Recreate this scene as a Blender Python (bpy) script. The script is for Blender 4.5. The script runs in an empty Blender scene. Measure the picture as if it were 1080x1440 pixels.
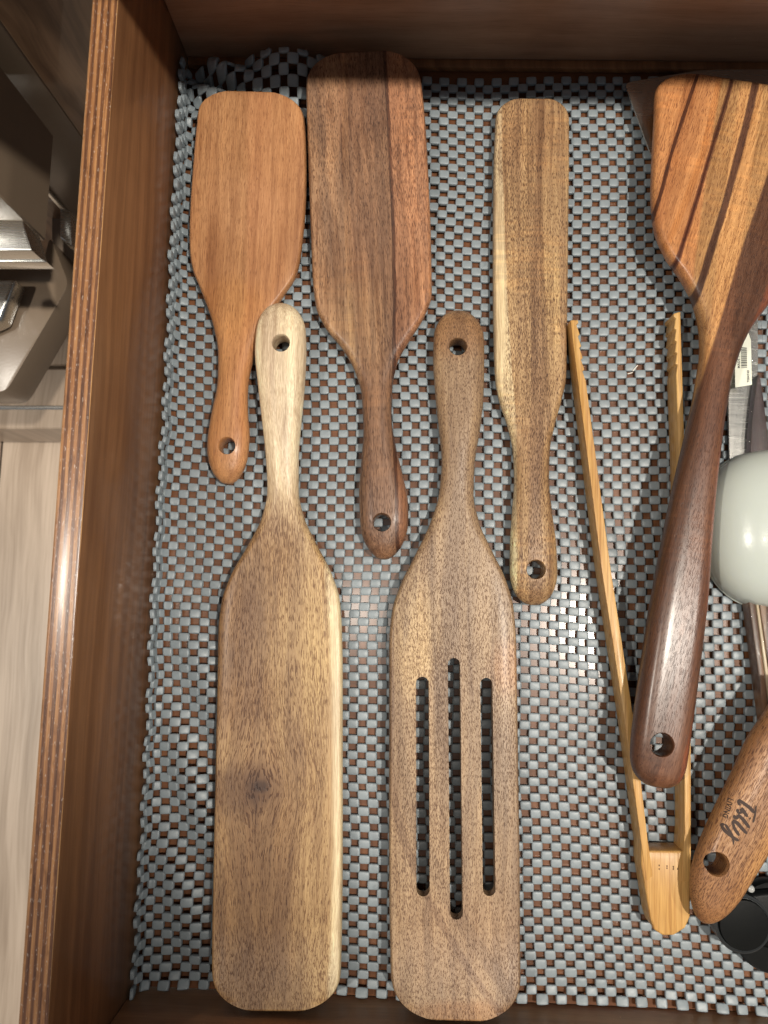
import bpy, bmesh, math, random
import numpy as np
from mathutils import Matrix, Vector, noise
random.seed(7); np.random.seed(7)
sc = bpy.context.scene
COL = sc.collection

# ------------------------------------------------------------------ camera
F = 1083.0; CH = 0.38
TX, TY, PS = 0.1046, 0.0243, 0.0250
def _r():
    cx, sx, cy, sy, cp, sp = math.cos(TX), math.sin(TX), math.cos(TY), math.sin(TY), math.cos(PS), math.sin(PS)
    Rx = np.array([[1,0,0],[0,cx,-sx],[0,sx,cx]]); Ry = np.array([[cy,0,sy],[0,1,0],[-sy,0,cy]]); Rz = np.array([[cp,-sp,0],[sp,cp,0],[0,0,1]])
    return Rz @ Rx @ Ry
R = _r()
def at(px, py, z=0.0):
    """point of the place at height z that the photograph shows at (px, py)"""
    d = R @ np.array([(px-540)/F, (720-py)/F, -1.0])
    t = (z-CH)/d[2]
    return np.array([d[0]*t, d[1]*t, z])
cd = bpy.data.cameras.new('camera'); cam = bpy.data.objects.new('camera', cd); COL.objects.link(cam)
M4 = Matrix([list(R[0])+[0], list(R[1])+[0], list(R[2])+[CH], [0,0,0,1]])
cam.matrix_world = M4
cd.sensor_fit = 'HORIZONTAL'; cd.sensor_width = 36.0; cd.lens = F/1080*36.0
cd.clip_start = 0.01; cd.clip_end = 50
cd.dof.use_dof = True; cd.dof.focus_distance = 0.362; cd.dof.aperture_fstop = 32
sc.camera = cam

# ------------------------------------------------------------------ light
w = bpy.data.worlds.new('World'); sc.world = w; w.use_nodes = True
w.node_tree.nodes['Background'].inputs[0].default_value = (0.86, 0.92, 1.0, 1)
w.node_tree.nodes['Background'].inputs[1].default_value = 0.155
def lamp(name, loc, power, size, col=(1, .93, .82)):
    l = bpy.data.lights.new(name, 'AREA'); l.shape = 'DISK'; l.size = size; l.energy = power; l.color = col
    o = bpy.data.objects.new(name, l); COL.objects.link(o); o.location = loc
    d = Vector((0, 0.03, 0)) - Vector(loc); o.rotation_euler = d.to_track_quat('-Z', 'Y').to_euler()
def spot(name, loc, aim, power, radius, half, blend, col=(1, .93, .82)):
    l = bpy.data.lights.new(name, 'SPOT'); l.shadow_soft_size = radius; l.energy = power; l.color = col
    l.spot_size = math.radians(2*half); l.spot_blend = blend
    o = bpy.data.objects.new(name, l); COL.objects.link(o); o.location = loc
    o.rotation_euler = (Vector(aim)-Vector(loc)).to_track_quat('-Z', 'Y').to_euler()
spot('ceiling_spot_right', (0.50, -0.07, 1.60), (.27, .28, 0), 84, 0.026, 20.5, .34)  # beam cone shaped so its edge imitates the camera holder's shadow, lower left
lamp('ceiling_spot_middle', (-0.12, -0.05, 1.62), 2.6, 0.05)
lamp('ceiling_spot_left', (-0.84, -0.06, 1.60), 10.5, 0.06)
spot('added_aisle_fill', (-.95, -.35, 1.8), (-.72, -.25, -.62), 150, .04, 15, .6)  # added fill to brighten the aisle floor, no lamp known there
spot('ceiling_spot_far_right', (1.00, -0.06, 1.66), (.26, .20, 0), 27, 0.030, 17, .5)  # cone edge shaped the same way, to dim the lower left
sc.view_settings.view_transform = 'Standard'; sc.view_settings.look = 'None'
sc.view_settings.exposure = 0.08; sc.view_settings.gamma = 1

# ------------------------------------------------------------------ helpers
def tag(o, label=None, cat=None, group=None, kind=None):
    if label: o['label'] = label
    if cat: o['category'] = cat
    if group: o['group'] = group
    if kind: o['kind'] = kind
    return o
def empty(name, loc=(0,0,0)):
    o = bpy.data.objects.new(name, None); COL.objects.link(o); o.location = loc; o.empty_display_size = .01
    return o
def link_mesh(name, verts, faces, mat=None, parent=None, smooth=False, angle=None):
    me = bpy.data.meshes.new(name); me.from_pydata([tuple(v) for v in verts], [], faces); me.update()
    if mat: me.materials.append(mat)
    if smooth:
        me.shade_smooth()
        if angle: me.set_sharp_from_angle(angle=math.radians(angle))
    o = bpy.data.objects.new(name, me); COL.objects.link(o)
    if parent is not None:
        o.parent = parent
        o.matrix_parent_inverse = parent.matrix_basis.inverted()
    return o
def fix_normals(me):
    bm = bmesh.new(); bm.from_mesh(me); bmesh.ops.recalc_face_normals(bm, faces=bm.faces); bm.to_mesh(me); bm.free()
def bake(o):
    """replace an object's mesh by its evaluated one and drop the modifiers"""
    dg = bpy.context.evaluated_depsgraph_get()
    me = bpy.data.meshes.new_from_object(o.evaluated_get(dg)); o.modifiers.clear(); old = o.data; o.data = me
    me.name = old.name
def bevel(o, wd, seg=2, angle=30):
    m = o.modifiers.new('b', 'BEVEL'); m.width = wd; m.segments = seg; m.limit_method = 'ANGLE'; m.angle_limit = math.radians(angle)
def prism(name, pts, z0, z1, mat, parent=None, bev=0, seg=2):
    """vertical prism over world xy polygon; z0/z1 may be per-point lists"""
    n = len(pts); Z0 = z0 if hasattr(z0, '__len__') else [z0]*n; Z1 = z1 if hasattr(z1, '__len__') else [z1]*n
    v = [(p[0], p[1], Z0[i]) for i, p in enumerate(pts)] + [(p[0], p[1], Z1[i]) for i, p in enumerate(pts)]
    f = [list(range(n))[::-1], list(range(n, 2*n))] + [[i, (i+1) % n, n+(i+1) % n, n+i] for i in range(n)]
    o = link_mesh(name, v, f, mat, parent); fix_normals(o.data)
    if bev: bevel(o, bev, seg); bake(o); o.data.shade_smooth(); o.data.set_sharp_from_angle(angle=math.radians(40))
    return o
def box(name, a, b, mat, parent=None, bev=0, seg=2):
    x0, y0, z0 = a; x1, y1, z1 = b
    return prism(name, [(x0,y0),(x1,y0),(x1,y1),(x0,y1)], z0, z1, mat, parent, bev, seg)
def pchip(xs, ys):
    xs = np.asarray(xs, float); ys = np.asarray(ys, float); h = np.diff(xs); d = np.diff(ys)/h
    m = np.zeros(len(xs))
    for i in range(1, len(xs)-1):
        if d[i-1]*d[i] > 0:
            w1, w2 = 2*h[i]+h[i-1], h[i]+2*h[i-1]; m[i] = (w1+w2)/(w1/d[i-1]+w2/d[i])
    m[0], m[-1] = d[0], d[-1]
    def fn(x):
        x = np.asarray(x, float); i = np.clip(np.searchsorted(xs, x)-1, 0, len(h)-1)
        xc = np.clip(x, xs[0], xs[-1]); t = (xc-xs[i])/h[i]
        r = (2*t**3-3*t**2+1)*ys[i]+(t**3-2*t**2+t)*h[i]*m[i]+(-2*t**3+3*t**2)*ys[i+1]+(t**3-t**2)*h[i]*m[i+1]
        return r + np.where(x < xs[0], (x-xs[0])*m[0], 0) + np.where(x > xs[-1], (x-xs[-1])*m[-1], 0)
    return fn

# ------------------------------------------------------------------ node DSL
class NT:
    def __init__(s, name):
        s.m = bpy.data.materials.new(name); s.m.use_nodes = True; s.t = s.m.node_tree
        s.b = s.t.nodes['Principled BSDF']
    def put(s, sock, v):
        if isinstance(v, bpy.types.NodeSocket): s.t.links.new(v, sock)
        elif v is not None:
            try: sock.default_value = v
            except Exception: sock.default_value = tuple(v)+(1,)
    def math(s, op, a, b=None, c=None, clamp=False):
        n = s.t.nodes.new('ShaderNodeMath'); n.operation = op; n.use_clamp = clamp
        for k, v in enumerate((a, b, c)):
            if v is not None: s.put(n.inputs[k], v)
        return n.outputs[0]
    def add(s, a, b): return s.math('ADD', a, b)
    def sub(s, a, b): return s.math('SUBTRACT', a, b)
    def mul(s, a, b): return s.math('MULTIPLY', a, b)
    def coord(s, kind='Object'):
        n = s.t.nodes.new('ShaderNodeTexCoord'); return n.outputs[kind]
    def sep(s, v):
        n = s.t.nodes.new('ShaderNodeSeparateXYZ'); s.put(n.inputs[0], v); return n.outputs
    def comb(s, x, y, z):
        n = s.t.nodes.new('ShaderNodeCombineXYZ'); [s.put(n.inputs[i], v) for i, v in enumerate((x, y, z))]; return n.outputs[0]
    def vmul(s, v, k):
        n = s.t.nodes.new('ShaderNodeVectorMath'); n.operation = 'MULTIPLY'; s.put(n.inputs[0], v); n.inputs[1].default_value = k; return n.outputs[0]
    def noise(s, v, scale=1.0, detail=2.0, rough=.5, dist=0.0):
        n = s.t.nodes.new('ShaderNodeTexNoise'); s.put(n.inputs['Vector'], v); n.inputs['Scale'].default_value = scale
        n.inputs['Detail'].default_value = detail; n.inputs['Roughness'].default_value = rough; n.inputs['Distortion'].default_value = dist
        return n.outputs['Fac']
    def step(s, x, a, b, o0=0.0, o1=1.0):
        n = s.t.nodes.new('ShaderNodeMapRange'); n.interpolation_type = 'SMOOTHSTEP'; s.put(n.inputs[0], x)
        n.inputs[1].default_value = a; n.inputs[2].default_value = b; n.inputs[3].default_value = o0; n.inputs[4].default_value = o1
        return n.outputs[0]
    def mix(s, f, a, b, mode='MIX'):
        n = s.t.nodes.new('ShaderNodeMix'); n.data_type = 'RGBA'; n.blend_type = mode; n.clamp_factor = True
        s.put(n.inputs[0], f); s.put(n.inputs[6], a if isinstance(a, bpy.types.NodeSocket) else tuple(a)+(1,) if len(a) == 3 else a)
        s.put(n.inputs[7], b if isinstance(b, bpy.types.NodeSocket) else tuple(b)+(1,) if len(b) == 3 else b)
        return n.outputs[2]
    def bump(s, h, dist=.0002, strength=1.0, normal=None):
        n = s.t.nodes.new('ShaderNodeBump'); n.inputs['Distance'].default_value = dist; n.inputs['Strength'].default_value = strength
        s.put(n.inputs['Height'], h)
        if normal is not None: s.put(n.inputs['Normal'], normal)
        return n.outputs[0]
    def out(s, col=None, rough=None, normal=None, **kw):
        if col is not None: s.put(s.b.inputs['Base Color'], col if isinstance(col, bpy.types.NodeSocket) else tuple(col)+(1,))
        if rough is not None: s.put(s.b.inputs['Roughness'], rough)
        if normal is not None: s.put(s.b.inputs['Normal'], normal)
        for k, v in kw.items(): s.put(s.b.inputs[k.replace('_', ' ')], v)
        return s.m

def wood(name, c1, c2, pore=(.35,.28,.25), pore_amt=.6, pore_cut=.60, px=1100, py=170, bands=90, figure=0.0, rough=.42, coat=.15,
         feats=(), nopore=(), streak=.35, knot=None, seed=0.0, warp=.006, slope=0.0, fibre=.25, big=.35):
    """timber: the object's own Y runs along the grain, X across it; everything in metres"""
    t = NT(name); P = t.coord(); o = t.sep(P); X, Y, Z = o[0], o[1], o[2]
    off = t.comb(t.add(X, seed), t.add(Y, seed*1.7), t.mul(Z, 1.0))
    wn = t.noise(t.vmul(off, (18, 7, 20)), 1, 3, .5)
    wn2 = t.noise(t.vmul(off, (120, 30, 60)), 1, 2, .5)
    Xw = t.add(t.add(X, t.mul(t.sub(wn, .5), warp)), t.mul(t.sub(wn2, .5), warp*.16))
    if slope: Xw = t.add(Xw, t.mul(Y, slope))
    Yw = Y
    knotf = None
    if knot:                                   # fibres part and flow round a knot
        kx, ky, kr, ke = knot
        dx = t.sub(X, kx); dy = t.sub(Y, ky)
        d2 = t.add(t.mul(dx, dx), t.mul(t.mul(dy, dy), .55))
        k = t.math('DIVIDE', kr*kr, t.add(d2, ke*ke))
        Xw = t.sub(Xw, t.mul(dx, k))
        knotf = t.math('DIVIDE', ke*ke, t.add(d2, ke*ke))
    v = t.comb(t.add(Xw, seed), t.add(Yw, seed*1.3), t.mul(Z, .8))
    b1 = t.noise(t.vmul(v, (bands, 3.0, bands)), 1, 4, .6)
    b2 = t.noise(t.vmul(v, (bands*4.3, 12, bands*4)), 1, 3, .6)
    f1 = t.step(t.add(t.mul(b1, .7), t.mul(b2, .3)), .36, .64)
    col = t.mix(f1, c1, c2)
    lg = t.noise(t.vmul(off, (16, 10, 16)), 1, 3, .55)
    col = t.mix(t.step(lg, .42, .72, 0, big), col, (.66, .58, .55), 'MULTIPLY')
    sk = t.noise(t.vmul(v, (bands*6, 11, bands*6)), 1, 3, .62)
    col = t.mix(t.step(sk, .48, .66, 0, streak), col, (.52, .43, .38), 'MULTIPLY')
    col = t.mix(t.step(sk, .34, .46, streak*.6, 0), col, (1.3, 1.27, 1.2), 'MULTIPLY')
    fb = t.noise(t.vmul(v, (2600, 70, 2600)), 1, 2, .6)
    col = t.mix(t.step(fb, .3, .72, 0, fibre), col, (.55, .45, .38), 'MULTIPLY')
    pn = t.noise(t.vmul(v, (px, py, px)), 1, 1.5, .5)
    dens = t.noise(t.vmul(v, (55, 14, 55)), 1, 2, .5)
    pf = t.mul(t.step(t.add(pn, t.mul(t.sub(dens, .5), .22)), pore_cut, pore_cut+.07), pore_amt)
    for (nx_, ny_), rx_, ry_, am_ in nopore:
        q_ = t.math('SQRT', t.add(t.math('POWER', t.math('ABSOLUTE', t.math('DIVIDE', t.sub(X, nx_), rx_)), 2), t.math('POWER', t.math('ABSOLUTE', t.math('DIVIDE', t.sub(Y, ny_), ry_)), 2)))
        pf = t.mul(pf, t.step(q_, .6, 1.15, 1-am_, 1))
    col = t.mix(pf, col, pore, 'MULTIPLY')
    if figure:                                 # ripple figure across the grain
        fg = t.noise(t.vmul(v, (60, 420, 60)), 1, 2, .5)
        msk = t.step(t.noise(t.vmul(off, (40, 22, 30)), 1, 2, .5), .42, .62)
        col = t.mix(t.mul(t.mul(t.step(fg, .42, .66), msk), figure), col, (1.5, 1.42, 1.25), 'MULTIPLY')
    wob = t.add(X, t.mul(t.sub(wn, .5), .0030)); wob = t.add(wob, t.mul(t.sub(wn2, .5), .0012))
    wob = t.add(wob, t.mul(t.sub(fb, .5), .0004))
    for ft in feats:
        if ft[0] in ('line', 'zone'):
            c = ft[1]; Yc = t.math('MINIMUM', t.math('MAXIMUM', Y, c[-2]), c[-1]); x0 = c[-3]
            for cc_ in c[-4::-1]: x0 = t.add(t.mul(x0, Yc), cc_)
            d = t.sub(wob, x0)
            if ft[0] == 'line':
                f = t.step(t.math('ABSOLUTE', d), ft[2]*.6, ft[2], 1, 0)
            else:
                f = t.step(t.mul(d, -ft[2]), -ft[3], ft[3])
            f = t.mul(f, ft[5])
            if len(ft) > 6 and ft[6]: f = t.mul(f, t.step(Y, ft[6][0], ft[6][1]))
            col = t.mix(f, col, ft[4], 'MULTIPLY')
        else:
            _, (bx, by), rx, ry, cc, amt = ft
            ddx = t.math('DIVIDE', t.sub(X, bx), rx); ddy = t.math('DIVIDE', t.sub(Y, by), ry)
            q = t.math('SQRT', t.add(t.mul(ddx, ddx), t.mul(ddy, ddy)))
            q = t.add(q, t.mul(t.sub(wn, .5), .9)); q = t.add(q, t.mul(t.sub(b1, .5), .5))
            col = t.mix(t.mul(t.step(q, .35, 1.1, 1, 0), amt), col, cc, 'MULTIPLY')
    if knotf is not None: col = t.mix(t.mul(knotf, .75), col, (.45, .33, .27), 'MULTIPLY')
    mn = t.t.nodes.new('ShaderNodeVectorMath'); mn.operation = 'MINIMUM'; t.put(mn.inputs[0], col); mn.inputs[1].default_value = (.80, .76, .70); col = mn.outputs[0]
    nb = t.bump(t.add(t.sub(t.mul(b2, .25), pf), t.mul(fb, .55)), .00013, .6)
    sm = t.noise(t.vmul(off, (60, 25, 60)), 1, 3, .6)
    rr = t.add(t.add(rough-.07, t.mul(sm, .14)), t.mul(pf, .2))
    return t.out(col, rr, nb, Coat_Weight=coat, Coat_Roughness=.22, Specular_IOR_Level=.45)

def plain(name, col, rough=.5, **kw):
    t = NT(name); P = t.coord()
    n = t.noise(P, 60, 4, .6); n2 = t.noise(P, 600, 2, .6)
    c = t.mix(t.mul(n, .5), col, tuple(x*.82 for x in col))
    return t.out(c, t.add(rough-.05, t.mul(n, .1)), t.bump(n2, .00008, .4), **kw)

# ------------------------------------------------------------------ the drawer
XL, YB, YF, H, TH = -0.1212, 0.2784, -0.1872, 0.0942, 0.0107
XR = 0.43
def panel_wood(name, c1, c2, axis, rough, sx=160, coat=.35, croug=.2, spec=.5):
    """stained varnished plywood face, grain along `axis` ('x' or 'y')"""
    t = NT(name); o = t.sep(t.coord())
    a, b = (o[1], o[0]) if axis == 'y' else (o[0], o[1])      # a along, b across
    b = t.add(b, o[2])
    v = t.comb(b, a, 0.0)
    wn = t.noise(t.vmul(v, (14, 5, 1)), 1, 3, .5)
    v2 = t.comb(t.add(b, t.mul(t.sub(wn, .5), .02)), a, 0.0)
    g = t.noise(t.vmul(v2, (sx, 5, 1)), 1, 5, .62)
    fine = t.noise(t.vmul(v2, (2200, 60, 1)), 1, 2, .6)
    col = t.mix(t.step(g, .35, .66), c1, c2)
    blot = t.noise(t.vmul(v, (22, 11, 1)), 1, 4, .6)
    col = t.mix(t.step(blot, .4, .7, 0, .55), col, (.6, .52, .48), 'MULTIPLY')
    col = t.mix(t.step(fine, .5, .75, 0, .45), col, (.5, .42, .38), 'MULTIPLY')
    sp = t.noise(t.vmul(v, (900, 900, 1)), 1, 1, .5)
    col = t.mix(t.step(sp, .77, .80, 0, .6), col, (2.2, 2.2, 2.2), 'MULTIPLY')
    return t.out(col, t.add(rough, t.mul(t.sub(blot, .5), .12)), t.bump(t.add(t.mul(g, .4), t.mul(fine, .6)), .00009, .5),
                 Coat_Weight=coat, Coat_Roughness=croug, Specular_IOR_Level=spec)
def ply_edge():
    t = NT('plywood_edge'); o = t.sep(t.coord()); X, Y = o[0], o[1]
    v = t.comb(X, Y, 0.0)
    wn = t.noise(t.vmul(v, (200, 14, 1)), 1, 3, .6)
    xs = t.math('DIVIDE', t.sub(t.add(X, t.mul(t.sub(wn, .5), .0011)), XL-TH), TH)     # 0 outer .. 1 inner
    ph = t.math('SINE', t.mul(xs, 2*math.pi*4.0))
    f = t.step(ph, -.55, .55)
    fib = t.step(t.noise(t.vmul(v, (1500, 34, 1)), 1, 4, .7), .3, .7)
    fl = t.noise(t.vmul(v, (500, 120, 1)), 1, 3, .6)
    dark = t.mix(fib, (.085, .034, .018), (.20, .088, .042))
    lite = t.mix(fib, (.46, .230, .095), (.26, .110, .045))
    col = t.mix(f, dark, lite)
    col = t.mix(t.step(fl, .52, .68, 0, .55), col, (.42, .34, .30), 'MULTIPLY')
    ed = t.step(t.math('ABSOLUTE', t.sub(xs, .5)), .462, .485)
    col = t.mix(t.mul(ed, .75), col, (.72, .40, .17))
    sc_ = t.noise(t.vmul(v, (1500, 420, 1)), 1, 3, .7)
    col = t.mix(t.step(sc_, .60, .68, 0, .45), col, (.75, .66, .58))
    return t.out(col, .30, t.bump(t.add(t.mul(fib, .5), t.mul(sc_, .7)), .0002, .6), Coat_Weight=.6, Coat_Roughness=.22)

M_side = panel_wood('side_panel_wood', (.180, .080, .033), (.275, .130, .055), 'y', .50, 160, .22, .15, .35)
M_back = panel_wood('back_panel_wood', (.40, .225, .135), (.52, .31, .195), 'x', .46, 110)
M_bot = panel_wood('bottom_panel_wood', (.120, .043, .015), (.180, .068, .025), 'x', .50, 140, .6, .18, .3)
M_edge = ply_edge()
drawer = empty('drawer', (0.15, 0.045, 0)); bpy.context.view_layer.update()
tag(drawer, 'open varnished brown plywood drawer holding the kitchen utensils', 'drawer')
def side_panel(x0, x1, label=None):
    o = box('side_panel', (x0, YF-.012, -.004), (x1, YB+.012, H), M_side, drawer, .0009, 3)
    o.data.materials.append(M_edge)
    for p in o.data.polygons:
        if p.center.z > H-.0012 and p.normal.z > .3: p.material_index = 1
    return o
side_panel(XL-TH, XL); side_panel(XR, XR+TH)
box('back_panel', (XL+.0002, YB, -.004), (XR-.0002, YB+.011, H-.002), M_back, drawer, .0006)
fp = box('front_panel', (XL+.0002, YF-.011, -.004), (XR-.0002, YF, H-.002), M_side, drawer, .0006)
fp.data.materials[0] = panel_wood('front_panel_wood', (.42, .215, .100), (.55, .29, .14), 'x', .5, 160, .1)
box('bottom_panel', (XL+.0003, YF+.0003, -.006), (XR-.0003, YB-.0003, 0.0), M_bot, drawer)
# the ledge where the bottom meets the back, the gap line shown in the photo
box('back_batten', (XL+.001, YB-.0052, .0003), (XR-.001, YB-.0004, .0042), M_side, drawer, .0008)

# countertop over the back of the drawer: its edge throws the straight shadow across the back
ctop = box('countertop', (-.32, .2150, .200), (1.3, .75, .238), plain('countertop_laminate', (.30, .24, .19), .4))
tag(ctop, 'countertop slab overhanging the back of the drawer', 'countertop')

# ------------------------------------------------------------------ liner: perforated woven-look PVC
def liner_material():
    t = NT('liner_pvc'); P = t.coord()
    n = t.noise(P, 260, 3, .6); n2 = t.noise(P, 1800, 2, .6)
    col = t.mix(n, (.285,.325,.348), (.200,.235,.256))
    return t.out(col, t.add(.30, t.mul(n2, .2)), t.bump(n2, .00012, .4), Subsurface_Weight=.12, Subsurface_Radius=(.0015, .0018, .002), Specular_IOR_Level=.5)
CW, CHH = 0.004560, 0.003700
def fbm(x, y, s):
    out = np.zeros(len(x))
    for i in range(len(x)): out[i] = noise.noise(Vector((x[i]*s, y[i]*s, 3.1)))
    return out
def liner_surface(u, v):
    """flat sheet coordinates -> place; climbs the left side, ripples, buckles at the back left"""
    X = u - .0165*v
    Z = .0004 + np.zeros_like(u); Y = v.copy()
    # smooth ripples
    Z += .0006*(1+np.sin(X*95+Y*9+1.2*np.sin(Y*21)))*(.35+.65*np.exp(-((Y-.16)/.12)**2))
    Z += .0005*(1+np.sin(Y*70+X*23))*.5
    X = X + .0010*np.sin(Y*31+X*12) + .0004*np.sin(Y*97)
    Y = Y + .0009*np.sin(X*40+Y*13)
    # wave near the back left corner
    g = np.exp(-(((X+.066)/.026)**2)-(((Y-.268)/.017)**2)); Z += .017*g; Y += .004*g
    g2 = np.exp(-(((X+.102)/.016)**2)-(((Y-.262)/.024)**2)); Z += .006*g2*(1+np.sin(Y*420+X*160))
    # bottom edge lifts where it meets the front
    e = np.clip((-.1755-Y)/.012, 0, 1.3); Z += .0030*e**2*(1+.35*np.sin(X*300))
    # lumpy bit lower left
    g3 = np.exp(-(((X+.095)/.018)**2)-(((Y+.09)/.09)**2)); Z += .0022*g3*(1+np.sin(Y*110+X*200))
    r = .0062; a = (XL+.0008+r) - X
    th = np.clip(a/r, 0, math.pi/2); up = np.clip(a-r*math.pi/2, 0, None)
    Xn = np.where(a > 0, XL+.0008+r-r*np.sin(th), X)
    Zn = np.where(a > 0, Z+r*(1-np.cos(th))+up, Z)
    Xn = Xn + np.where(a > 0, .0009*(1+np.sin(Y*260))*np.clip(a/r, 0, 1)*.6, 0)
    Y = np.minimum(Y, YB-.0062)
    return np.stack([Xn, Y, Zn], -1)
def build_liner():
    S = 16; rings = [.0, .45, .80, 1.0]
    ang = np.linspace(0, 2*math.pi, S, endpoint=False)
    def se(a, n=8.0):
        c, s = np.cos(a), np.sin(a); k = (abs(c)**n+abs(s)**n)**(-1/n); return c*k, s*k
    ex, ey = se(ang)
    prof = [(0, .00185), (.70, .00180), (.90, .00168), (.98, .00140), (1.0, .0009), (1.0, .0001)]
    tu, tv, tn = [0.0], [0.0], [prof[0][1]]
    for r, h in prof[1:]:
        tu += list(ex*r); tv += list(ey*r); tn += [h]*S
    tu, tv, tn = map(np.array, (tu, tv, tn)); NV = len(tu)
    fc = [[0, 1+k, 1+(k+1) % S] for k in range(S)]
    for q in range(len(prof)-2):
        b0 = 1+q*S; b1 = b0+S
        fc += [[b0+k, b1+k, b1+(k+1) % S, b0+(k+1) % S] for k in range(S)]
    cells = []
    nx = int((.245-(XL-.0065))/CW); ny = int((YB-.0075-(YF+.0008))/CHH)
    for i in range(nx):
        for j in range(ny):
            if (i+j) % 2: continue
            cells.append((XL-.0085+CW*(i+.5), YF+.0012+CHH*(j+.5)))
    cells = np.array(cells); n = len(cells)
    jit = np.random.normal(0, 1, (n, 5))
    su = (CW*.584)*(1+.035*jit[:, 0]); sv = (CHH*.572)*(1+.025*jit[:, 1])
    U = cells[:, 0:1]+tu[None]*su[:, None]+(jit[:, 2]*.00009)[:, None]; V = cells[:, 1:2]+tv[None]*sv[:, None]+(jit[:, 3]*.00009)[:, None]
    Nn = tn[None]*(1+.12*jit[:, 4])[:, None]
    u, v, nn = U.ravel(), V.ravel(), Nn.ravel()
    Cc = liner_surface(cells[:, 0], cells[:, 1])
    e = 1e-4
    p = liner_surface(u, v); du = liner_surface(u+e, v)-liner_surface(u-e, v); dv = liner_surface(u, v+e)-liner_surface(u, v-e)
    N = np.cross(du, dv); N /= np.linalg.norm(N, axis=1)[:, None]+1e-12
    P = p+N*nn[:, None]; P[:, 1] = np.minimum(P[:, 1], YB-.0056); P[:, 0] = np.maximum(P[:, 0], XL+.0003)
    allf = []
    for c in range(n):
        b = c*NV; allf += [[b+q for q in f] for f in fc]
    me = bpy.data.meshes.new('drawer_liner'); me.from_pydata(P.tolist(), [], allf); me.materials.append(liner_material()); me.shade_smooth()
    o = bpy.data.objects.new('drawer_liner', me); COL.objects.link(o)
    tag(o, 'pale grey perforated non-slip liner laid over the drawer bottom', 'drawer liner')
build_liner()

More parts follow.
